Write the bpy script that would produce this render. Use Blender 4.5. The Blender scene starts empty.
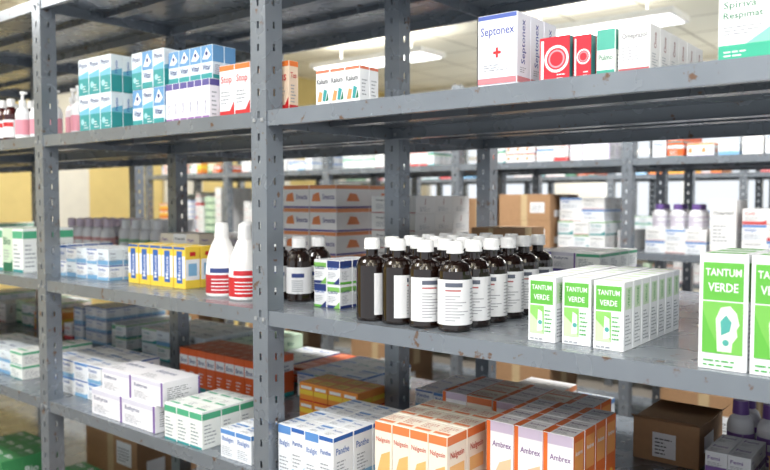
import bpy, math, random
from mathutils import Vector
R = random.Random(7)
scene = bpy.context.scene

# ---------------------------------------------------------------- materials
def lin(c):
    return tuple(((x/255)/12.92 if x/255 <= .04045 else ((x/255+.055)/1.055)**2.4) for x in c)
_m = {}
def M(c, kind='paper'):
    if isinstance(c, bpy.types.Material): return c
    k = (tuple(c), kind)
    if k in _m: return _m[k]
    m = bpy.data.materials.new('%s_%d_%d_%d' % ((kind,)+tuple(c)))
    m.use_nodes = True
    nt = m.node_tree; b = nt.nodes['Principled BSDF']
    rgb = lin(c)
    b.inputs['Base Color'].default_value = (*rgb, 1)
    b.inputs['Roughness'].default_value = {'paper':.42,'plastic':.3,'glass':.07,'card':.8,'metal':.3,'matte':.85}[kind]
    if kind == 'glass':
        b.inputs['Coat Weight'].default_value = .5
    if kind in ('card','metal','paper','matte'):
        n = nt.nodes.new('ShaderNodeTexNoise'); tc = nt.nodes.new('ShaderNodeTexCoord')
        nt.links.new(tc.outputs['Object'], n.inputs['Vector'])
        n.inputs['Scale'].default_value = {'card':60,'metal':9,'paper':25,'matte':12}[kind]
        n.inputs['Detail'].default_value = 3
        mp = nt.nodes.new('ShaderNodeMapRange')
        a = {'card':.12,'metal':.14,'paper':.03,'matte':.06}[kind]
        mp.inputs['To Min'].default_value = 1-a; mp.inputs['To Max'].default_value = 1+a
        mx = nt.nodes.new('ShaderNodeVectorMath'); mx.operation = 'SCALE'
        mx.inputs[0].default_value = rgb
        nt.links.new(n.outputs['Fac'], mp.inputs['Value'])
        nt.links.new(mp.outputs['Result'], mx.inputs['Scale'])
        nt.links.new(mx.outputs['Vector'], b.inputs['Base Color'])
        if kind == 'metal':
            b.inputs['Metallic'].default_value = .35
            mr = nt.nodes.new('ShaderNodeMapRange')
            mr.inputs['To Min'].default_value = .18; mr.inputs['To Max'].default_value = .36
            nt.links.new(n.outputs['Fac'], mr.inputs['Value'])
            nt.links.new(mr.outputs['Result'], b.inputs['Roughness'])
            # worn, scuffed paint
            n2 = nt.nodes.new('ShaderNodeTexNoise'); n2.inputs['Scale'].default_value = 38; n2.inputs['Detail'].default_value = 6; n2.inputs['Roughness'].default_value=.62
            nt.links.new(tc.outputs['Object'], n2.inputs['Vector'])
            rp = nt.nodes.new('ShaderNodeMapRange'); rp.inputs['From Min'].default_value=.62; rp.inputs['From Max'].default_value=.68
            nt.links.new(n2.outputs['Fac'], rp.inputs['Value'])
            mix = nt.nodes.new('ShaderNodeMix'); mix.data_type='RGBA'
            nt.links.new(rp.outputs['Result'], mix.inputs['Factor'])
            nt.links.new(mx.outputs['Vector'], mix.inputs[6]); mix.inputs[7].default_value=(*lin((112,88,72)),1)
            nt.links.new(mix.outputs[2], b.inputs['Base Color'])
    _m[k] = m
    return m

# ---------------------------------------------------------------- text cache
_t = {}
def textgeo(s):
    if s in _t: return _t[s]
    c = bpy.data.curves.new('tmp', 'FONT'); c.body = s; c.resolution_u = 2; c.offset=.012
    o = bpy.data.objects.new('tmp', c); scene.collection.objects.link(o)
    dg = bpy.context.evaluated_depsgraph_get()
    me = o.evaluated_get(dg).to_mesh()
    vs = [tuple(v.co) for v in me.vertices]; fs = [tuple(p.vertices) for p in me.polygons]
    o.evaluated_get(dg).to_mesh_clear()
    bpy.data.objects.remove(o); bpy.data.curves.remove(c)
    x0 = min(v[0] for v in vs); x1 = max(v[0] for v in vs)
    y0 = min(v[1] for v in vs); y1 = max(v[1] for v in vs)
    asp = (x1-x0)/(y1-y0)
    vs = [((v[0]-x0)/(x1-x0), (v[1]-y0)/(y1-y0)) for v in vs]
    _t[s] = (vs, fs, asp)
    return _t[s]

# ---------------------------------------------------------------- mesh accumulator
class Acc:
    def __init__(s):
        s.v=[]; s.f=[]; s.mi=[]; s.sm=[]; s.mats=[]; s.idx={}
    def mid(s, m):
        m = M(m) if not isinstance(m, bpy.types.Material) else m
        if m.name not in s.idx:
            s.idx[m.name] = len(s.mats); s.mats.append(m)
        return s.idx[m.name]
    def poly(s, pts, m, smooth=False):
        n = len(s.v); s.v += [tuple(p) for p in pts]
        s.f.append(tuple(range(n, n+len(pts)))); s.mi.append(s.mid(m)); s.sm.append(smooth)
    def bar(s, x0,y0,z0,x1,y1,z1, m):
        n = len(s.v)
        s.v += [(x0,y0,z0),(x1,y0,z0),(x1,y1,z0),(x0,y1,z0),(x0,y0,z1),(x1,y0,z1),(x1,y1,z1),(x0,y1,z1)]
        for f in [(0,3,2,1),(4,5,6,7),(0,1,5,4),(1,2,6,5),(2,3,7,6),(3,0,4,7)]:
            s.f.append(tuple(n+i for i in f)); s.mi.append(s.mid(m)); s.sm.append(False)
    def frame_decals(s, o, a, b, nrm, items, W, H):
        for k, it in enumerate(items):
            off = nrm*(.00018*(k+1))
            P = lambda u, v: o + a*u + b*v + off
            t = it[0]
            if t == 'r':
                _,u0,v0,u1,v1,c = it
                s.poly([P(u0,v0),P(u1,v0),P(u1,v1),P(u0,v1)], c)
            elif t == 'p':
                _,pts,c = it
                s.poly([P(*q) for q in pts], c)
            elif t == 'c':
                _,u,v,r,c = it
                s.poly([P(u+r*min(W,H)/W*math.cos(q*math.pi/8), v+r*min(W,H)/H*math.sin(q*math.pi/8)) for q in range(16)], c)
            elif t == 'o':
                _,u,v,r,c = it
                for q in range(20):
                    q0=q*math.pi/10; q1=(q+1)*math.pi/10
                    rr=min(W,H); f=lambda R_,an: P(u+R_*rr/W*math.cos(an), v+R_*rr/H*math.sin(an))
                    s.poly([f(r*.8,q0),f(r,q0),f(r,q1),f(r*.8,q1)], c)
            elif t == 'l':
                _,u0,v0,u1,v1,n,c = it
                dv = (v1-v0)/n
                rr = random.Random(int(u0*100+v0*1000+n))
                for i in range(n):
                    e = u0+(u1-u0)*rr.uniform(.5,1)
                    u=u0
                    while u<e:
                        q=min(e,u+(u1-u0)*rr.uniform(.1,.3))
                        s.poly([P(u,v0+dv*i),P(q,v0+dv*i),P(q,v0+dv*(i+.34)),P(u,v0+dv*(i+.34))], c)
                        u=q+(u1-u0)*.05
            elif t in ('t','tv'):
                _,st,u0,v0,u1,v1,c = it
                vs, fs, asp = textgeo(st); n = len(s.v); mi = s.mid(c)
                rw=(u1-u0)*W; rh=(v1-v0)*H
                L,T_ = (rw,rh) if t=='t' else (rh,rw)
                if L/T_ > asp*1.25: L2=T_*asp*1.25; T2=T_
                else: L2=L; T2=min(T_, L/asp*1.25)
                if t == 't':
                    du=L2/W; dv=T2/H; vb=(v0+v1-dv)/2
                    s.v += [tuple(P(u0+du*x, vb+dv*y)) for x,y in vs]
                else:
                    du=T2/W; dv=L2/H; ub=(u0+u1+du)/2
                    s.v += [tuple(P(ub-du*y, v0+dv*x)) for x,y in vs]
                for f in fs:
                    s.f.append(tuple(n+i for i in f)); s.mi.append(mi); s.sm.append(False)
    def carton(s, x,y,z,w,d,h, ds, faces='FRTBL', rot=0):
        cr, sr = math.cos(rot), math.sin(rot)
        c = Vector((x+w/2, y+d/2, z))
        def V(lx,ly,lz):
            lx -= w/2; ly -= d/2
            return c + Vector((lx*cr-ly*sr, lx*sr+ly*cr, lz))
        def N(a,b,cc): return Vector((a*cr-b*sr, a*sr+b*cr, cc))
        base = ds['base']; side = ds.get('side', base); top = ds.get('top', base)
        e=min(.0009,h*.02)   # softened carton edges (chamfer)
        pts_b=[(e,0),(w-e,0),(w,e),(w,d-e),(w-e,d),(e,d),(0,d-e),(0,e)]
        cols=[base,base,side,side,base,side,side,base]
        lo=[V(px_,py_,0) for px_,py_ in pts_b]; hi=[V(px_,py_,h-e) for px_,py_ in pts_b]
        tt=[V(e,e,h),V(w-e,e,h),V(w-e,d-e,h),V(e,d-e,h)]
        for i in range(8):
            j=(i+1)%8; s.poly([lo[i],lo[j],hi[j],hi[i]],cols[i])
        s.poly([hi[0],hi[1],tt[1],tt[0]],base); s.poly([hi[2],hi[3],tt[2],tt[1]],side)
        s.poly([hi[4],hi[5],tt[3],tt[2]],base); s.poly([hi[6],hi[7],tt[0],tt[3]],side)
        s.poly([hi[1],hi[2],tt[1]],base); s.poly([hi[3],hi[4],tt[2]],base); s.poly([hi[5],hi[6],tt[3]],base); s.poly([hi[7],hi[0],tt[0]],base)
        s.poly(tt,top); s.poly(lo[::-1],base)
        F = ds.get('F',[]); Rr = ds.get('R',[]); T = ds.get('T',[])
        g=e*1.1
        if 'F' in faces: s.frame_decals(V(g,0,0), N(w-2*g,0,0), N(0,0,h-g), N(0,-1,0), F, w, h)
        if 'B' in faces: s.frame_decals(V(w-g,d,0), N(-w+2*g,0,0), N(0,0,h-g), N(0,1,0), F, w, h)
        if 'R' in faces: s.frame_decals(V(w,g,0), N(0,d-2*g,0), N(0,0,h-g), N(1,0,0), Rr, d, h)
        if 'L' in faces: s.frame_decals(V(0,d-g,0), N(0,-d+2*g,0), N(0,0,h-g), N(-1,0,0), Rr, d, h)
        if 'T' in faces: s.frame_decals(V(g,g,h), N(w-2*g,0,0), N(0,d-2*g,0), N(0,0,1), T, w, d)
    def lathe(s, cx,cy,z, prof, seg=24):
        for i in range(1,len(prof)):
            r0,z0 = prof[i-1][:2]; r1,z1,m = prof[i]
            mi = s.mid(m); n = len(s.v)
            for k in range(seg):
                a = 2*math.pi*k/seg
                s.v.append((cx+r0*math.cos(a), cy+r0*math.sin(a), z+z0))
                s.v.append((cx+r1*math.cos(a), cy+r1*math.sin(a), z+z1))
            for k in range(seg):
                j = (k+1)%seg
                s.f.append((n+2*k, n+2*j, n+2*j+1, n+2*k+1)); s.mi.append(mi); s.sm.append(True)
    def wrap(s, cx,cy, r0,r1, z0,z1, a0,a1, m, seg=14):
        n = len(s.v); mi = s.mid(m)
        for k in range(seg+1):
            a = a0+(a1-a0)*k/seg
            s.v.append((cx+r0*math.cos(a), cy+r0*math.sin(a), z0))
            s.v.append((cx+r1*math.cos(a), cy+r1*math.sin(a), z1))
        for k in range(seg):
            s.f.append((n+2*k,n+2*k+2,n+2*k+3,n+2*k+1)); s.mi.append(mi); s.sm.append(True)
    def build(s, name, parent=None, origin=None):
        if not s.v: return None
        xs=[v[0] for v in s.v]; ys=[v[1] for v in s.v]; zs=[v[2] for v in s.v]
        o = origin or ((min(xs)+max(xs))/2,(min(ys)+max(ys))/2,min(zs))
        me = bpy.data.meshes.new(name)
        me.from_pydata([(v[0]-o[0],v[1]-o[1],v[2]-o[2]) for v in s.v], [], s.f)
        for m in s.mats: me.materials.append(m)
        me.polygons.foreach_set('material_index', s.mi)
        me.polygons.foreach_set('use_smooth', s.sm)
        me.update()
        ob = bpy.data.objects.new(name, me); ob.location = o
        scene.collection.objects.link(ob)
        if parent: ob.parent = parent
        return ob

# ---------------------------------------------------------------- colours
W=(236,238,241); CR=(236,226,208); BL=(48,98,174); LB=(130,180,216); TE=(48,148,150); GR=(98,180,68); DG=(30,112,80)
RD=(200,40,44); OR=(230,120,50); YE=(240,206,72); PU=(126,94,162); DK=(66,70,80); GY=(150,155,163); NV=(42,60,120)
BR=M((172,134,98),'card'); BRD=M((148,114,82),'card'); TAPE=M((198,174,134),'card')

def D(base, bands=(), title=None, tc=NV, disc=None, top=None, side=None, lc=GY):
    F=[('r',.0,a,1,b,c) for a,b,c in bands]; Rr=list(F)
    if bands: F.append(('p',[(.5,0),(1,0),(1,.3)],bands[0][2]))
    if title: F.append(('t',title,.1,.62,.85,.8,tc)); Rr.append(('t',title,.12,.66,.8,.8,tc))
    F.append(('l',.1,.26,.8,.54,4,lc)); Rr.append(('l',.15,.2,.85,.58,6,lc))
    if disc: F.append(('c',.72,.26,.2,disc))
    T=[('t',title or 'Rp',.12,.5,.8,.8,tc),('l',.12,.15,.8,.42,3,lc)]
    d=dict(base=base,F=F,R=Rr,T=T)
    if top: d['top']=top
    if side: d['side']=side
    return d

def stack(name, x,y,z, nx,ny,nz, w,d,h, ds, gap=.0012, jit=.012, hole=None, ret=None):
    a = ret or Acc()
    there = lambda i,j,k: 0<=i<nx and 0<=j<ny and 0<=k<nz and not (hole and hole(i,j,k))
    for i in range(nx):
        for j in range(ny):
            for k in range(nz):
                if not there(i,j,k): continue
                f=''
                if not there(i,j-1,k): f+='F'
                if not there(i,j+1,k): f+='B'
                if not there(i+1,j,k): f+='R'
                if not there(i-1,j,k): f+='L'
                if not there(i,j,k+1): f+='T'
                dd = ds[(i+k)%len(ds)] if isinstance(ds,list) else ds
                a.carton(x+i*(w+gap), y+j*(d+gap)+(R.uniform(-.0006,.0006) if jit else 0), z+.0006+k*(h+.0006), w,d,h, dd, f, R.uniform(-jit,jit) if jit else 0)
    if ret is None: return a.build(name)

# ---------------------------------------------------------------- shelving
STEEL=M((128,135,143),'metal'); STEEL_D=M((104,110,118),'metal'); BOLT=M((170,173,176),'metal')
LV=[.30,.87,1.25,1.70,2.12]
def post_geo(a, cx, y, H=2.45):
    x0=cx-.025; x1=cx+.025; t=.0022
    a.bar(x0,y,0,x0+.0215,y+t,H,STEEL); a.bar(x1-.0215,y,0,x1,y+t,H,STEEL)
    z=0.0
    while z<H-.03:
        a.bar(x0+.0215,y,z,x1-.0215,y+t,z+.034,STEEL); z+=.05
    a.bar(x0+.0215,y,z,x1-.0215,y+t,H,STEEL)
    for xx in (x1-t,x0):
        a.bar(xx,y+t,0,xx+t,y+.022,H,STEEL); a.bar(xx,y+.029,0,xx+t,y+.05,H,STEEL)
        z=0.0
        while z<H-.03:
            a.bar(xx,y+.022,z,xx+t,y+.029,z+.034,STEEL); z+=.05
        a.bar(xx,y+.022,z,xx+t,y+.029,H,STEEL)
    a.bar(x0-.008,y,0,x1+.008,y+.055,.004,STEEL_D)
    for lv in LV:
        for dx in (-.013,.013):
            bx=cx+dx
            a.bar(bx-.004,y-.003,lv-.024,bx+.004,y,lv-.016,BOLT)

def shelf_geo(a, x0,x1,y0,y1,z):
    t=.002; L=.034
    a.bar(x0,y0,z-t,x1,y1,z,STEEL)
    a.bar(x0,y0,z-L,x1,y0+t,z-t,STEEL); a.bar(x0,y1-t,z-L,x1,y1,z-t,STEEL)
    a.bar(x0,y0+t,z-L,x1,y0+.016,z-L+t,STEEL); a.bar(x0,y1-.016,z-L,x1,y1-t,z-L+t,STEEL)
    a.bar(x0,y0+t,z-L,x0+t,y1-t,z-t,STEEL); a.bar(x1-t,y0+t,z-L,x1,y1-t,z-t,STEEL)
    yy=y0+(y1-y0)*.5
    a.bar(x0+.01,yy-.02,z-.018,x1-.01,yy+.02,z-t,STEEL_D)

def row(xs, y, H=2.45, lvs=None):
    for i in range(len(xs)-1):
        a=Acc()
        for lv in (lvs or LV):
            for k in range(2):
                shelf_geo(a, xs[i]+.001, xs[i+1]-.001, y+.003+k*.485, y+.003+(k+1)*.485-.003, lv)
        for k in range(3): post_geo(a, xs[i], y+k*.485, H)
        if i==len(xs)-2:
            for k in range(3): post_geo(a, xs[-1], y+k*.485, H)
        a.build('metal_shelving_unit')
XS1=[-5.3,-4.32,-3.30,-2.285,-1.27,-.07,1.13]
XS2=[-5.3,-4.3,-3.3,-2.3,-1.32,-.1,1.1]
row(XS1,1.13); row(XS2,3.5,2.14); row(XS2,5.75,2.14)

# ---------------------------------------------------------------- room
def ceil_mat():
    m=bpy.data.materials.new('ceiling_tiles'); m.use_nodes=True; nt=m.node_tree; b=nt.nodes['Principled BSDF']
    tc=nt.nodes.new('ShaderNodeTexCoord'); br=nt.nodes.new('ShaderNodeTexBrick')
    br.offset=0; br.inputs['Color1'].default_value=(*lin((246,241,224)),1); br.inputs['Color2'].default_value=(*lin((243,237,219)),1)
    br.inputs['Mortar'].default_value=(*lin((196,188,168)),1); br.inputs['Scale'].default_value=1
    br.inputs['Mortar Size'].default_value=.012; br.inputs['Brick Width'].default_value=.6; br.inputs['Row Height'].default_value=.6
    nt.links.new(tc.outputs['Object'],br.inputs['Vector']); nt.links.new(br.outputs['Color'],b.inputs['Base Color'])
    b.inputs['Roughness'].default_value=.9
    return m
def floor_mat():
    m=bpy.data.materials.new('floor_lino'); m.use_nodes=True; nt=m.node_tree; b=nt.nodes['Principled BSDF']
    n=nt.nodes.new('ShaderNodeTexNoise'); n.inputs['Scale'].default_value=14; n.inputs['Detail'].default_value=6
    r=nt.nodes.new('ShaderNodeValToRGB'); r.color_ramp.elements[0].color=(*lin((104,98,92)),1); r.color_ramp.elements[1].color=(*lin((140,133,124)),1)
    nt.links.new(n.outputs['Fac'],r.inputs['Fac']); nt.links.new(r.outputs['Color'],b.inputs['Base Color'])
    b.inputs['Roughness'].default_value=.35
    return m
def plain(name,x0,y0,z0,x1,y1,z1,m):
    a=Acc(); a.bar(x0,y0,z0,x1,y1,z1,m); return a.build(name)
plain('floor',-6.4,-3,-.1,3.6,8.1,0,floor_mat())
HC=2.95
plain('ceiling',-6.4,-3,HC,3.6,8.1,HC+.1,ceil_mat())
WY=M((232,208,138),'matte'); WC=M((236,231,217),'matte'); WHT=M((240,240,238),'plastic')
a=Acc(); a.bar(-6.4,-3,0,-6.3,8,HC,WY); a.build('wall_left')
for i in range(6):
    plain('trim_%d'%(i+1),-6.3,.6+i*1.25,.1,-6.26,1.05+i*1.25,HC,WC)
plain('baseboard_left',-6.3,-3,0,-6.26,8,.1,WHT)
a=Acc(); wins=[(-5.7,-3.9),(-3.3,-1.5),(-.9,.9),(1.5,3.3)]
a.bar(-6.3,8,0,3.6,8.1,.95,WC); a.bar(-6.3,8,2.6,3.6,8.1,HC,WC)
px=-6.3
for w0,w1 in wins:
    a.bar(px,8,.95,w0,8.1,2.6,WC); px=w1
a.bar(px,8,.95,3.6,8.1,2.6,WC); a.build('wall_back')
for i,(w0,w1) in enumerate(wins):
    a=Acc(); f=.05
    a.bar(w0,8.01,.95,w0+f,8.07,2.6,WHT); a.bar(w1-f,8.01,.95,w1,8.07,2.6,WHT)
    a.bar(w0+f,8.01,.95,w1-f,8.07,1.0,WHT); a.bar(w0+f,8.01,2.55,w1-f,8.07,2.6,WHT)
    mx=(w0+w1)/2; a.bar(mx-.03,8.01,1.0,mx+.03,8.07,2.55,WHT)
    a.bar(w0+f,8.02,2.0,mx-.03,8.06,2.05,WHT); a.bar(mx+.03,8.02,2.0,w1-f,8.06,2.05,WHT)
    a.bar(w0-.03,7.9,.9,w1+.03,8.0,.94,WHT)
    a.build('window_%d'%(i+1))

# ---------------------------------------------------------------- lights
def emis(name,s):
    em=bpy.data.materials.new(name); em.use_nodes=True
    em.node_tree.nodes['Principled BSDF'].inputs['Emission Color'].default_value=(1,.99,.96,1)
    em.node_tree.nodes['Principled BSDF'].inputs['Emission Strength'].default_value=s
    return em
em=emis('lamp_diffuser',4.0); em_fill=emis('ceiling_fill_glow',11.0)  # second emission is added fill light for the ceiling
def lamp(x,y,power,sx=1.2,sy=.3):
    a=Acc(); z0=HC-.24
    a.bar(x-sx/2-.03,y-sy/2-.03,z0,x+sx/2+.03,y+sy/2+.03,z0+.04,WHT)
    a.bar(x-sx/2,y-sy/2,z0-.008,x+sx/2,y+sy/2,z0,em)
    a.bar(x-sx/2,y-sy/2,z0+.04,x+sx/2,y+sy/2,z0+.044,em_fill)  # glowing top panel added to brighten the ceiling above
    for q in (-.4,.4): a.bar(x+q-.004,y-.004,z0+.044,x+q+.004,y+.004,HC,WHT)
    o=a.build('ceiling_lamp')
    l=bpy.data.lights.new('lamp_light','AREA'); l.shape='RECTANGLE'; l.size=sx; l.size_y=sy; l.energy=power; l.color=(1,.99,.975)
    lo=bpy.data.objects.new('lamp_light',l); scene.collection.objects.link(lo)
    lo.parent=o; lo.location=(0,0,-.02)
for x in (-4.2,-2.2,-.2): lamp(x,.1,30)
for x in (-4.6,-2.8,-1.0,.8): lamp(x,2.75,40)
for x in (-4.2,-2.2,-.2): lamp(x,5.1,50)
for x in (-3.2,-.8): lamp(x,7.2,50)
lamp(-.6,-1.4,42); lamp(1.2,-.6,42)
w=bpy.data.worlds.new('daylight'); scene.world=w; w.use_nodes=True
w.node_tree.nodes['Background'].inputs['Color'].default_value=(.90,.95,1,1)
w.node_tree.nodes['Background'].inputs['Strength'].default_value=1.3

# ---------------------------------------------------------------- designs
TG=(70,165,70)
d_mouth=dict(base=W,F=[('r',.07,.60,.93,.93,GR),('t','TANTUM',.12,.79,.88,.90,W),('t','VERDE',.18,.66,.82,.77,W),
    ('r',.07,.14,.93,.59,(118,190,84)),('p',[(.07,.14),(.5,.14),(.22,.36),(.07,.52)],GR),
    ('p',[(.40,.16),(.70,.16),(.72,.24),(.82,.30),(.80,.36),(.86,.40),(.80,.50),(.66,.56),(.46,.54),(.36,.44),(.38,.30)],(226,240,218)),
    ('p',[(.48,.30),(.66,.34),(.70,.42),(.58,.48),(.46,.42)],(80,166,158)),('c',.58,.24,.07,(80,166,158)),('l',.1,.03,.9,.11,2,TG)],
    R=[('r',.08,.60,.92,.93,GR),('tv','VERDE',.3,.64,.7,.90,W),('l',.12,.1,.88,.55,12,GY)],T=[('r',.1,.15,.9,.85,GR),('t','VERDE',.2,.35,.8,.65,W)])
d_spray=dict(base=W,F=[('r',.06,.58,.94,.94,GR),('t','TANTUM',.12,.78,.88,.90,W),('t','VERDE',.2,.63,.8,.75,W),
    ('r',.06,.12,.60,.56,(140,202,104)),('p',[(.06,.12),(.60,.12),(.40,.30),(.06,.44)],(196,228,176)),('p',[(.34,.16),(.56,.18),(.54,.46),(.38,.50)],W),('c',.46,.3,.08,(80,166,158)),
    ('l',.64,.16,.92,.54,6,TG),('l',.08,.03,.9,.09,1,GY)],
    R=[('r',.14,.60,.86,.92,(206,226,198)),('tv','VERDE',.35,.63,.68,.9,TG),('l',.15,.08,.85,.55,9,GY)],T=[('r',.2,.25,.8,.75,(206,228,194))])
d_yb=dict(base=YE,F=[('r',0,.25,1,.78,W),('r',.25,.12,.75,.9,BL),('tv','Mucos',.35,.2,.62,.8,W),('r',0,.94,1,1,BL)],R=[('r',0,.2,1,.7,W),('r',.2,.3,.8,.6,LB),('r',.3,.78,.7,.88,RD)],T=[('r',.2,.3,.8,.7,W)])
d_lb=D(W,[(0,.2,LB),(.92,1,BL)],'Panthe',BL)
d_lb2=D((226,235,242),[(0,.3,(118,170,210))],'Aqua',NV)
d_teal=dict(base=(226,236,242),F=[('r',0,0,1,.46,TE),('p',[(0,.46),(1,.46),(1,.66),(0,.56)],(110,180,205)),('t','Physio',.1,.72,.9,.9,NV),('c',.3,.26,.16,(160,212,218)),('l',.45,.08,.92,.3,3,W)],
    R=[('r',0,0,1,.46,TE),('p',[(0,.46),(1,.46),(1,.66),(0,.56)],(110,180,205)),('tv','Physio',.35,.5,.65,.95,BL)],T=[('l',.1,.2,.9,.8,3,BL)])
d_bw=dict(base=(214,228,240),F=[('r',0,.5,1,1,(96,148,196)),('p',[(.1,.6),(.5,.95),(.9,.7),(.6,.58)],W),('c',.5,.76,.12,NV),('t','Vitar',.12,.26,.88,.44,NV),('r',0,0,1,.16,TE)],R=[('r',0,.5,1,1,(96,148,196)),('l',.2,.15,.8,.45,5,NV),('r',0,0,1,.12,TE)],T=[('r',.2,.2,.8,.8,(130,172,210))])
d_nar=dict(base=(236,233,240),F=[('r',0,.84,1,1,(92,84,150)),('tv','Olynth',.3,.14,.62,.76,NV),('r',0,0,1,.08,(150,110,170))],R=[('r',0,.84,1,1,(92,84,150)),('l',.2,.1,.8,.76,6,GY)],T=[])
d_ro=D(W,[(0,.12,RD),(.9,1,OR)],'Stop',RD)
d_caps=dict(base=W,F=[('r',0,.92,1,1,(222,120,90)),('p',[(.1,.1),(.4,.1),(.5,.36),(.25,.4)],(236,150,96)),('p',[(.5,.12),(.7,.1),(.85,.4),(.6,.46)],TE),('p',[(.74,.1),(.95,.12),(.92,.36)],DG),('t','Kalium',.08,.58,.9,.78,DK)],R=[('r',0,.92,1,1,(222,120,90)),('l',.2,.2,.8,.7,5,GY)],T=[('r',.1,.2,.9,.8,(240,200,170))])
d_sept=dict(base=(234,237,247),F=[('t','Septonex',.06,.68,.94,.84,(40,60,150)),('r',0,.94,1,1,(80,100,176)),('c',.5,.47,.17,(218,224,238)),('r',.4,.45,.6,.49,RD),('r',.47,.40,.53,.54,RD),('l',.15,.22,.85,.33,3,GY),('r',0,.04,1,.12,(212,128,136))],
    R=[('tv','Septonex',.3,.3,.68,.92,(40,60,150)),('r',0,.04,1,.12,(212,128,136)),('l',.2,.18,.8,.27,3,GY)],T=[('r',.1,.2,.9,.8,BL)])
d_red=dict(base=(204,36,54),F=[('o',.58,.5,.42,W),('o',.58,.5,.28,(235,150,162)),('r',.04,.06,.14,.94,W),('l',.6,.04,.95,.2,2,W)],R=[('r',0,0,.3,1,TE),('o',.65,.5,.25,W),('l',.35,.05,.9,.25,3,W)],T=[('r',.1,.2,.9,.8,W)])
d_grn=dict(base=(236,242,238),F=[('r',0,.55,1,1,(80,170,152)),('r',0,0,1,.1,(60,160,140)),('t','Pulmo',.1,.28,.9,.48,DG)],R=[('r',0,.55,1,1,(80,170,152)),('l',.1,.15,.9,.5,4,GY)],T=[])
d_wht=dict(base=(238,238,237),side=(232,231,230),F=[('t','Omeprazol',.1,.68,.9,.84,DK),('l',.1,.25,.75,.58,5,GY),('r',0,.02,1,.07,(180,80,86))],R=[('tv','Ome',.35,.5,.65,.85,(150,80,80)),('l',.2,.12,.8,.42,5,GY)],T=[('l',.1,.2,.9,.8,4,(180,182,188))])
d_spir=dict(base=(240,243,242),F=[('t','Spiriva',.08,.78,.7,.92,DG),('t','Respimat',.08,.62,.8,.75,DG),('l',.08,.40,.85,.56,3,GY),('r',0,.0,1,.24,(50,170,138)),('p',[(.5,.24),(1,.24),(1,.5)],(130,206,180)),('l',.1,.06,.7,.18,2,W)],
    R=[('r',0,0,1,.24,(50,170,138)),('l',.1,.35,.85,.85,6,GY)],T=[])
d_pur=dict(base=(238,237,242),F=[('r',.0,.80,1,1,(218,216,230)),('t','Euthyrox',.08,.54,.7,.74,NV),('l',.08,.12,.6,.44,5,GY),('r',.94,0,1,1,PU)],R=[('l',.1,.2,.8,.8,7,(110,114,124)),('r',.95,0,1,1,PU)],T=[('t','Euthyrox',.1,.5,.7,.75,NV),('l',.1,.15,.7,.4,3,GY)])
d_wg=dict(base=(238,241,238),F=[('r',0,.78,1,.95,(80,172,132)),('l',.1,.12,.85,.7,6,(110,130,140)),('r',0,0,1,.06,TE)],R=[('r',0,.78,1,.95,(80,172,132)),('l',.1,.12,.85,.7,6,GY)],T=[('r',.12,.2,.88,.36,(80,172,132)),('l',.12,.5,.8,.85,3,GY)])
d_og=dict(base=(222,98,44),F=[('r',0,.60,1,.84,W),('r',0,0,1,.1,TE),('t','Bron',.15,.62,.85,.8,NV),('l',.15,.18,.85,.5,4,W)],R=[('r',0,.60,1,.84,W),('r',0,0,1,.1,TE),('l',.15,.62,.85,.8,2,NV)],T=[('l',.1,.2,.9,.8,3,(248,205,165))])
d_bx=dict(base=(235,239,244),F=[('r',0,.84,1,1,(92,142,204)),('t','Ibalgin',.1,.54,.9,.76,BL),('l',.1,.1,.8,.44,5,GY)],R=[('r',0,.84,1,1,(92,142,204)),('l',.1,.1,.8,.7,7,GY)],T=[('r',.08,.7,.92,.86,(92,142,204)),('t','Ibalgin',.1,.4,.7,.6,BL),('l',.1,.12,.8,.32,2,GY)])
d_oy=dict(base=(236,150,64),F=[('r',0,.35,1,.62,YE),('r',.1,.68,.9,.85,W),('r',0,0,1,.08,RD)],R=[('r',0,.35,1,.62,YE),('r',0,0,1,.08,RD)],T=[('r',.1,.2,.9,.8,YE),('l',.2,.3,.8,.7,3,RD)])
d_co=dict(base=(240,230,214),F=[('r',0,.90,1,1,(228,126,72)),('t','Nalgesin',.08,.74,.92,.84,(190,66,44)),('p',[(.08,.36),(.92,.36),(.92,.68),(.4,.62)],(240,182,112)),('l',.1,.08,.85,.3,6,(172,140,118)),('r',0,0,1,.04,(228,126,72))],
    R=[('r',0,.90,1,1,(228,126,72)),('r',.12,.5,.88,.66,(240,190,126)),('l',.15,.08,.85,.44,7,(172,140,118)),('t','Nalgesin',.15,.72,.85,.82,(190,66,44))],T=[('r',.06,.12,.94,.28,(228,134,84)),('l',.1,.4,.9,.85,4,(190,104,74))])
d_ow=dict(base=(240,238,240),side=(226,108,38),F=[('r',0,0,.14,1,(226,108,38)),('r',.14,.9,1,1,(206,190,212)),('t','Ambrex',.22,.72,.94,.84,(120,80,134)),('p',[(.2,.40),(.94,.40),(.94,.66),(.5,.6)],(242,196,158)),('l',.22,.08,.9,.34,6,GY)],
    R=[('r',.1,.62,.9,.94,(240,160,86)),('t','Ambrex',.16,.78,.84,.88,W),('c',.5,.42,.2,(244,184,76)),('l',.15,.06,.85,.26,5,(250,214,180))],T=[('r',0,0,.2,1,(226,108,38)),('t','Ambrex',.28,.5,.92,.7,(120,80,134)),('l',.28,.15,.9,.4,3,GY)])
d_carton=dict(base=BR,side=BRD,top=BR,F=[('r',.44,.0,.56,1,TAPE),('r',.62,.3,.9,.7,W),('l',.65,.36,.87,.62,5,DK)],R=[('r',.4,.55,.6,1,TAPE),('r',.15,.15,.45,.4,W)],T=[('r',0,.44,1,.56,TAPE)])
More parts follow.
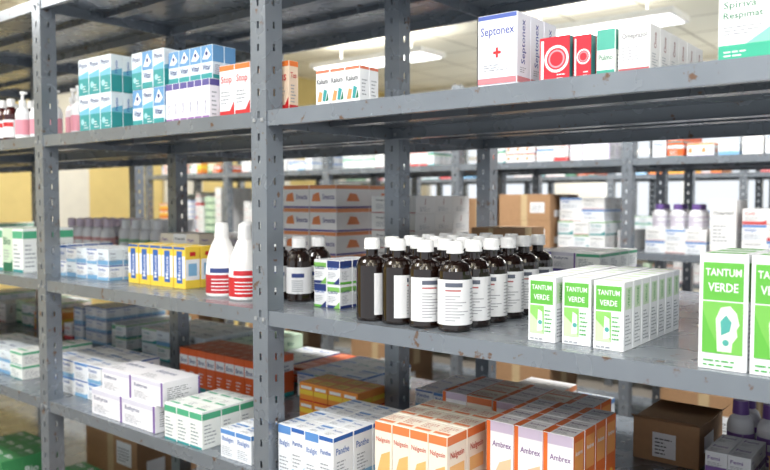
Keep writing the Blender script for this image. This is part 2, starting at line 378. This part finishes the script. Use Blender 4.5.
d_orw=dict(base=(238,236,236),F=[('r',0,.84,1,1,(230,146,94)),('r',0,.0,1,.08,(104,96,160)),('p',[(.08,.3),(.42,.3),(.36,.7),(.14,.6)],(230,136,80)),('t','Smecta',.5,.38,.95,.62,(90,80,145))],R=[('r',0,.84,1,1,(230,146,94)),('r',0,0,1,.08,(104,96,160)),('p',[(.3,.3),(.7,.3),(.6,.62),(.4,.66)],(230,136,80))],T=[])
d_tv=D((236,240,243),[(0,.12,TE),(.93,1,GR)],'Zodac',TE)
d_rd=D((240,238,237),[(0,.2,(208,72,74))],'Cold',RD)
d_gb=D((204,226,198),[(0,.2,DG)],'Bio',DG)
PAL=[d_lb,d_lb2,d_wg,d_bx,d_pur,d_wht,d_tv,d_rd,d_og,d_oy,d_wht,d_bx,d_gb,d_orw,d_tv,d_wht]
S0,S1,S2,S3,S4=LV

def fill(name,x0,x1,y0,y1,z,maxh,seed,minh=.06,pal=PAL):
    r=random.Random(seed); a=Acc(); x=x0
    while x<x1-.06:
        ds=r.choice(pal); w=r.uniform(.045,.10); h=r.uniform(.045,.11) if w<.08 else r.uniform(.035,.07); d=r.uniform(.05,.1)
        w=min(w,x1-x-.003)
        nx=r.randint(1,3)
        while nx>1 and x+nx*(w+.002)>x1: nx-=1
        tgt=r.uniform(minh,maxh); nz=max(1,int(tgt/h))
        if nz*h>maxh: nz=max(1,int(maxh/h))
        ny=max(1,int((y1-y0-.02)/d))
        yo=r.uniform(0,max(0,(y1-y0)-ny*(d+.002)))
        top=r.randint(0,nx)
        stack(None,x,y0+yo,z,nx,ny,nz,w,d,h,ds,ret=a,jit=.008,hole=lambda i,j,k:(k==nz-1 and nz>1 and i>=top and top>0))
        x+=nx*(w+.002)+r.uniform(.004,.02)
    return a.build(name)

# ================================================================ RIGHT BAY, middle shelf
for j in range(3):
    for i in range(2 if j<2 else 1):
        a=Acc(); a.carton(-.321+i*.071,1.150+j*.053,S2+.0006,.067,.049,.171,d_mouth,'FRTBL',R.uniform(-.01,.01)); a.build('mouthwash_box')
stack('throat_spray_boxes',-.622,1.186,S2,1,7,1,.052,.040,.115,d_spray)
stack('throat_spray_boxes',-.561,1.194,S2,1,7,1,.052,.040,.115,d_spray)
stack('throat_spray_boxes',-.500,1.186,S2,1,7,1,.052,.040,.115,d_spray)
stack('tablet_boxes',-.89,1.70,S2,3,4,3,.062,.06,.040,[d_pur,d_wg,d_nar])
AMB=M((24,11,7),'glass'); CAP=M((238,238,238),'plastic'); LAB=M((228,229,231),'paper')
def syrup_bottle(x,y,ang):
    a=Acc(); G=AMB; C=CAP
    prof=[(0,0,G),(.030,0,G),(.0325,.002,G),(.0335,.006,G),(.0335,.108,G)]
    for q in range(1,7):
        t=q/6*math.pi/2
        prof.append((.0335-.0205*(1-math.cos(t)), .108+.026*math.sin(t), G))
    prof+=[(.0125,.138,G),(.0125,.148,G),(.0168,.148,C),(.0168,.152,C),(.0155,.153,C),(.0155,.168,C),(.0145,.171,C),(0,.1715,C)]
    a.lathe(x,y,S2+.0005,prof,28)
    for q in range(20):
        an=q*math.pi/10; cx=x+.0156*math.cos(an); cy=y+.0156*math.sin(an)
        a.bar(cx-.0006,cy-.0006,S2+.1545,cx+.0006,cy+.0006,S2+.167,C)
    r=.0338; c=ang
    z=S2
    a.wrap(x,y,r,r,z+.014,z+.100,c-1.5,c+1.5,LAB,18)
    a.wrap(x,y,r+.0002,r+.0002,z+.086,z+.094,c-.7,c+.3,(90,96,112),8)
    a.wrap(x,y,r+.0002,r+.0002,z+.078,z+.081,c-.7,c+.2,(180,100,100),8)
    for q in range(9):
        a.wrap(x,y,r+.0002,r+.0002,z+.022+q*.0057,z+.0238+q*.0057,c-.7,c-.1+((q*37)%7)*.13,(158,160,166),6)
    for q in range(10):
        a.wrap(x,y,r+.0002,r+.0002,z+.020+q*.0068,z+.0218+q*.0068,c+.85,c+1.35,(158,160,166),4)
    return a.build('syrup_bottle')
for i in range(4):
    for j in range(6):
        ang=-.8+R.uniform(-.25,.25)
        if j==0: ang=[.75,.35,-.45,-.85][i]
        syrup_bottle(-.988+i*.0688+R.uniform(-.0004,.0004), 1.190+j*.0688+R.uniform(-.0004,.0004), ang)
stack('ointment_boxes',-1.215,1.25,S2,2,3,2,.04,.042,.055,[D(W,[(.7,1,NV),(0,.1,GR)],'Lacto',BL),D(W,[(.7,.9,(130,190,96)),(0,.12,NV)],'Lacto',NV)])

def dark_bottle(x,y):
    a=Acc(); G=M((34,22,18),'glass')
    a.lathe(x,y,S2+.0005,[(0,0,G),(.03,0,G),(.032,.004,G),(.032,.10,G),(.030,.108,G),(.026,.116,G),(.020,.122,G),(.014,.125,G),(.014,.132,G),(.018,.132,CAP),(.018,.155,CAP),(0,.156,CAP)],24)
    a.wrap(x,y,.0323,.0323,S2+.02,S2+.085,-2.2,.6,LAB,14)
    a.wrap(x,y,.0325,.0325,S2+.06,S2+.07,-1.4,-.4,NV,6)
    for q in range(6): a.wrap(x,y,.0325,.0325,S2+.026+q*.005,S2+.028+q*.005,-1.4,-.5,GY,6)
    a.build('medicine_bottle')
for (x,y) in [(-1.385,1.30),(-1.315,1.30),(-1.385,1.37),(-1.315,1.37),(-1.385,1.44)]: dark_bottle(x,y)

# white mouthwash bottles: broad body, tapering shoulders, flared tall cap
def cone_bottle(x,y,lab):
    a=Acc(); P=M((238,237,236),'plastic')
    a.lathe(x,y,S2+.0005,[(0,0,P),(.039,0,P),(.042,.004,P),(.0420,.055,P),(.0410,.075,P),(.0385,.095,P),(.0345,.112,P),(.029,.128,P),(.023,.142,P),(.0185,.15,P),(.0175,.153,P),(.0195,.153,CAP),(.0185,.160,CAP),(.0175,.180,CAP),(.0165,.188,CAP),(.013,.191,CAP),(0,.1915,CAP)],28)
    a.wrap(x,y,.0424,.0422,S2+.010,S2+.058,-2.4,.9,RD if lab else (180,40,50),18)
    a.wrap(x,y,.0422,.0408,S2+.058,S2+.080,-2.4,.9,(238,238,241),18)
    a.wrap(x,y,.0426,.0416,S2+.063,S2+.075,-1.5,-.1,(200,40,50) if lab else NV,8)
    a.wrap(x,y,.0426,.0426,S2+.020,S2+.050,-.05,.7,W,6)
    for q in range(4): a.wrap(x,y,.0427,.0426,S2+.018+q*.009,S2+.0205+q*.009,-1.4,-.3,W,8)
    a.build('mouthwash_bottle')
cone_bottle(-1.542,1.242,0); cone_bottle(-1.440,1.234,1); cone_bottle(-1.545,1.332,1); cone_bottle(-1.458,1.324,0)
stack('vitamin_boxes',-2.01,1.262,S2,5,2,1,.054,.05,.118,d_yb,gap=.003)
stack('cream_boxes',-2.40,1.24,S2,5,3,2,.062,.05,.048,[d_lb,d_lb2],hole=lambda i,j,k:k==1 and i in(0,))
stack('tablet_boxes',-2.19,1.50,S2,3,2,2,.07,.06,.068,[d_wht,D(CR,[(0,.12,PU)],'Vigan',PU)])
stack('sachet_boxes',-1.93,1.72,S2,3,2,4,.118,.16,.074,d_orw)
stack('tablet_boxes',-1.43,1.72,S2,1,3,5,.165,.095,.052,d_wht)
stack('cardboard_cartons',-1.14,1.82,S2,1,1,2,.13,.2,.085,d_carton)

def row_bottles(name,x0,n,dx,y0,m,dy,z,r,h,cap,lab,body=(236,236,239)):
    a=Acc(); B=M(body,'plastic'); C=M(cap,'plastic')
    for i in range(n):
        for j in range(m):
            x=x0+i*dx; y=y0+j*dy
            a.lathe(x,y,z+.0005,[(0,0,B),(r*.95,0,B),(r,.004,B),(r,h*.62,B),(r*.8,h*.72,B),(r*.45,h*.78,B),(r*.62,h*.78,C),(r*.58,h*.98,C),(0,h,C)],16)
            a.wrap(x,y,r*1.01,r*1.01,z+h*.12,z+h*.52,-2.6,1.2,lab,12)
            a.wrap(x,y,r*1.02,r*1.02,z+h*.34,z+h*.44,-1.6,-.2,W,6)
            a.wrap(x,y,r*1.02,r*1.02,z+h*.18,z+h*.22,-1.6,-.4,W,6)
    a.build(name)
row_bottles('dietary_supplement_bottles',-3.24,5,.075,1.75,3,.08,S2,.03,.17,(206,190,206),(205,150,150))
row_bottles('dietary_supplement_bottles',-2.80,4,.075,1.75,3,.08,S2,.03,.17,W,(140,185,150))
fill('assorted_medicine_boxes',-2.5,-2.0,1.70,2.04,S2,.18,3,minh=.1)
stack('herbal_tea_boxes',-2.78,1.2,S2,3,3,1,.075,.06,.15,[d_wg,d_gb])
fill('assorted_medicine_boxes',-2.53,-2.42,1.25,1.5,S2,.12,31)
fill('assorted_medicine_boxes',-4.2,-3.35,1.25,1.55,S2,.16,5)
fill('assorted_medicine_boxes',-4.2,-3.35,1.7,2.04,S2,.2,6)

# ================================================================ upper shelf
stack('nasal_rinse_boxes',-2.075,1.15,S3,3,3,2,.056,.036,.104,d_teal)
stack('nasal_rinse_boxes',-1.815,1.16,S3,3,4,2,.048,.036,.098,[d_bw,d_teal])
a=Acc()
stack(None,-1.655,1.155,S3,6,3,1,.029,.032,.098,d_nar,ret=a); stack(None,-1.655,1.165,S3+.0995,4,2,1,.044,.036,.082,d_bw,ret=a); a.build('nasal_drop_boxes')
stack('syrup_boxes',-1.455,1.17,S3,2,2,1,.055,.04,.125,d_ro)
stack('syrup_boxes',-1.335,1.19,S3,2,1,1,.05,.03,.118,D((236,212,188),[(0,.15,RD),(.9,1,OR)],'Tus',RD))
stack('capsule_boxes',-1.110,1.15,S3,3,2,1,.040,.03,.074,d_caps)
stack('antiseptic_spray_boxes',-.708,1.150,S3,1,3,1,.078,.05,.126,d_sept)
stack('inhaler_boxes',-.592,1.160,S3,1,2,1,.055,.04,.074,d_red)
stack('inhaler_boxes',-.530,1.160,S3,1,2,1,.03,.06,.07,d_red)
stack('respiratory_medicine_boxes',-.487,1.152,S3,1,3,1,.031,.07,.072,d_grn)
stack('tablet_boxes',-.450,1.150,S3,1,6,1,.05,.045,.072,d_wht)
a=Acc(); a.carton(-.302,1.150,S3+.0006,.075,.04,.092,d_spir); a.build('inhaler_box')
a=Acc(); a.carton(-.218,1.152,S3+.0006,.075,.04,.088,d_spir); a.build('inhaler_box')
def mini(x,y,z,r,h,body,cap,lab):
    a=Acc(); B=M(body,'glass'); C=M(cap,'plastic')
    a.lathe(x,y,z+.0005,[(0,0,B),(r*.95,0,B),(r,.004,B),(r,h*.62,B),(r*.8,h*.72,B),(r*.4,h*.8,B),(r*.5,h*.8,C),(r*.48,h*.98,C),(0,h,C)],20)
    a.wrap(x,y,r*1.01,r*1.01,z+h*.1,z+h*.5,-2.6,1.2,lab,14); a.wrap(x,y,r*1.02,r*1.02,z+h*.34,z+h*.44,-1.6,-.2,RD,6)
    a.build('medicine_bottle')
for i in range(4): mini(-2.80+i*.062,1.20,S3,.027,.15,(60,14,16),(230,230,230),W)
for i in range(4): mini(-2.80+i*.062,1.27,S3,.027,.15,(60,14,16),(230,230,230),W)
def pump(x,y,z,col):
    a=Acc(); B=M(col,'plastic')
    a.lathe(x,y,z+.0005,[(0,0,B),(.022,0,B),(.024,.003,B),(.024,.09,B),(.018,.105,B),(.009,.112,B),(.009,.12,CAP),(.012,.12,CAP),(.012,.135,CAP),(.005,.137,CAP),(.005,.155,CAP),(.008,.155,CAP),(.008,.165,CAP),(0,.166,CAP)],20)
    a.bar(x,y-.004,z+.155,x+.026,y+.004,z+.162,CAP)
    a.wrap(x,y,.0243,.0243,z+.02,z+.07,-2.4,.6,(222,150,165),10)
    a.build('pump_bottle')
for x,y,c in [(-2.53,1.2,W),(-2.47,1.22,W),(-2.41,1.25,W),(-2.33,1.27,(236,225,230)),(-2.26,1.25,W),(-2.2,1.3,(232,190,205))]: pump(x,y,S3,c)

# ================================================================ lower shelf
a=Acc()
stack(None,-2.035,1.150,S1,2,1,1,.16,.13,.074,d_pur,ret=a); stack(None,-1.985,1.155,S1+.0755,2,1,1,.15,.12,.066,d_pur,ret=a); a.build('tablet_boxes')
stack('tablet_boxes',-1.665,1.145,S1,3,3,1,.052,.06,.096,d_wg)
stack('tablet_boxes',-1.44,1.15,S1,2,2,1,.055,.06,.07,d_bx)
stack('painkiller_boxes',-1.235,1.15,S1,4,4,1,.042,.065,.12,[d_bx,d_lb])
stack('syrup_boxes',-2.09,1.50,S1,8,3,1,.046,.055,.135,d_og)
stack('tablet_boxes',-1.69,1.66,S1,3,4,2,.075,.075,.04,[d_tv,d_bx])
stack('lozenge_boxes',-1.52,1.50,S1,4,2,2,.055,.06,.052,d_oy)
stack('cream_boxes',-2.42,1.22,S1,4,3,2,.078,.07,.055,[d_lb,d_bx])
stack('cream_boxes',-2.62,1.70,S1,4,3,2,.1,.09,.058,[d_lb2,d_tv])
fill('assorted_medicine_boxes',-2.17,-1.75,1.73,2.05,S1,.11,41)
fill('assorted_medicine_boxes',-3.25,-2.66,1.70,2.04,S1,.2,8)
fill('assorted_medicine_boxes',-3.2,-2.46,1.2,1.5,S1,.12,9)
fill('assorted_medicine_boxes',-4.25,-3.38,1.2,1.5,S1,.2,10,pal=[d_og,d_rd,d_orw,d_oy])
fill('assorted_medicine_boxes',-4.25,-3.38,1.7,2.04,S1,.22,11)
stack('painkiller_boxes',-.960,1.165,S1,4,3,1,.044,.07,.175,d_co)
stack('cough_medicine_boxes',-.745,1.25,S1,3,4,1,.060,.050,.198,d_ow)
stack('cough_medicine_boxes',-1.02,1.50,S1,5,3,1,.07,.062,.16,[d_ow,d_co])
stack('tablet_boxes',-1.22,1.66,S1,2,3,2,.06,.07,.05,[d_bx,d_lb])
fill('assorted_medicine_boxes',-1.05,-.72,1.74,2.04,S1,.11,44)
stack('tablet_boxes',-.60,1.150,S1,2,1,1,.07,.06,.12,d_wg)
def flap_carton(x,y,z,w,d,h):
    a=Acc(); z+=.0006
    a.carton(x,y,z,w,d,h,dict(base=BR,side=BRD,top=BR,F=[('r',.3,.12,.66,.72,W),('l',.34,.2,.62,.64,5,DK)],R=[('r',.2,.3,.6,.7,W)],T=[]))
    H=z+h
    for (p0,p1,q1,q0) in [((x,y,H),(x+w,y,H),(x+w,y-.022,H+.012),(x,y-.022,H+.012)),((x,y+d,H),(x+w,y+d,H),(x+w,y+d*.62,H+.02),(x,y+d*.62,H+.02)),((x+w,y,H),(x+w,y+d,H),(x+w+.02,y+d,H+.018),(x+w+.02,y,H+.018))]:
        a.poly([p0,p1,q1,q0],BR)
    a.build('cardboard_carton')
flap_carton(-.645,1.78,S1,.155,.20,.10)
flap_carton(-.32,1.66,S1,.18,.20,.10)
row_bottles('purple_cap_bottles',-.425,2,.065,1.88,2,.07,S1,.03,.16,(110,78,150),(150,115,184))
stack('tablet_boxes',-.445,1.66,S1,2,2,2,.045,.07,.045,D(W,[(0,.3,PU)],'Femi',PU))

for k,(x,y,w_,d_,h_) in enumerate([(-3.2,1.25,.3,.3,.2),(-2.8,1.3,.35,.28,.14),(-2.2,1.25,.38,.3,.24),(-1.75,1.3,.35,.28,.2),(-1.15,1.25,.4,.3,.26),(-.65,1.25,.4,.3,.2),(-3.1,1.72,.4,.3,.25),(-2.15,1.72,.4,.3,.25),(-1.1,1.72,.4,.3,.22)]):
    if k in (0,1):
        stack('herbal_tea_boxes',x,y,S0,4,3,1,.08,.08,h_,D((70,146,92),[(0,.2,DG)],'Bio',W))
    else:
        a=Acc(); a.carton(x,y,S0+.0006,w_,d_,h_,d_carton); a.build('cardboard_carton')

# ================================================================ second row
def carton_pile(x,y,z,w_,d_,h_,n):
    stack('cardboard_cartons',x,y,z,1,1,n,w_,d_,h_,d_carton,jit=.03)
carton_pile(-2.05,3.56,S2,.30,.36,.14,2)
carton_pile(-2.27,3.58,S2,.14,.3,.26,1)
stack('tablet_boxes',-1.72,3.6,S2,3,2,2,.085,.12,.07,[d_wht,d_tv])
stack('tablet_boxes',-1.72,3.62,S2+.1418,2,2,2,.12,.12,.06,[d_wht,d_bx])
fill('assorted_medicine_boxes',-1.44,-1.36,3.6,3.9,S2,.2,50)
stack('tablet_boxes',-1.25,3.57,S2,3,2,2,.092,.12,.055,[d_bx,d_wht])
row_bottles('purple_cap_jars',-1.20,3,.085,3.62,2,.09,S2+.1118,.033,.12,(110,84,150),(206,200,214))
a=Acc(); a.carton(-.955,3.57,S2+.0006,.11,.2,.25,d_wht); a.build('white_carton')
stack('tablet_boxes',-.82,3.57,S2,3,2,3,.10,.14,.07,[d_wht,d_bx,d_rd])
carton_pile(-.46,3.57,S2,.30,.35,.13,2)
for i,(x0,x1) in enumerate([(-5.2,-4.4),(-4.2,-3.4),(-3.2,-2.4)]):
    fill('assorted_medicine_boxes',x0,x1,3.54,3.9,S2,.36,60+i,minh=.2)
for i,(x0,x1) in enumerate([(-5.2,-4.4),(-4.2,-3.4),(-3.2,-2.4),(-2.2,-1.42),(-1.22,-.2)]):
    fill('assorted_medicine_boxes',x0,x1,3.54,3.9,S3,.18,70+i,minh=.09)
    fill('assorted_medicine_boxes',x0,x1,3.54,3.9,S1,.25,80+i,minh=.12,pal=[d_carton,d_wht,d_bx,d_og,d_wht])
    if i==0: fill('assorted_medicine_boxes',x0,x1,3.54,3.9,S4,.2,90+i,minh=.1)
    a=Acc(); a.carton(x0+.05,3.58,S0+.0006,.4,.35,.3,d_carton); a.build('cardboard_carton')
    fill('assorted_medicine_boxes',x0,x1,5.8,6.15,S2,.3,100+i,minh=.15)
    fill('assorted_medicine_boxes',x0,x1,5.8,6.15,S3,.2,110+i,minh=.08)
    fill('assorted_medicine_boxes',x0,x1,5.8,6.15,S1,.3,120+i,minh=.12)

# ---------------------------------------------------------------- camera
cam=bpy.data.cameras.new('camera'); co=bpy.data.objects.new('camera',cam); scene.collection.objects.link(co)
co.location=(0,0,1.5); co.rotation_euler=(math.radians(90-2.7),0,math.radians(38.7))
cam.sensor_width=36; cam.lens=34.6; cam.clip_start=.05
cam.dof.use_dof=True; cam.dof.focus_distance=1.4; cam.dof.aperture_fstop=4.0
scene.camera=co
scene.view_settings.view_transform='Standard'
scene.view_settings.exposure=-0.25
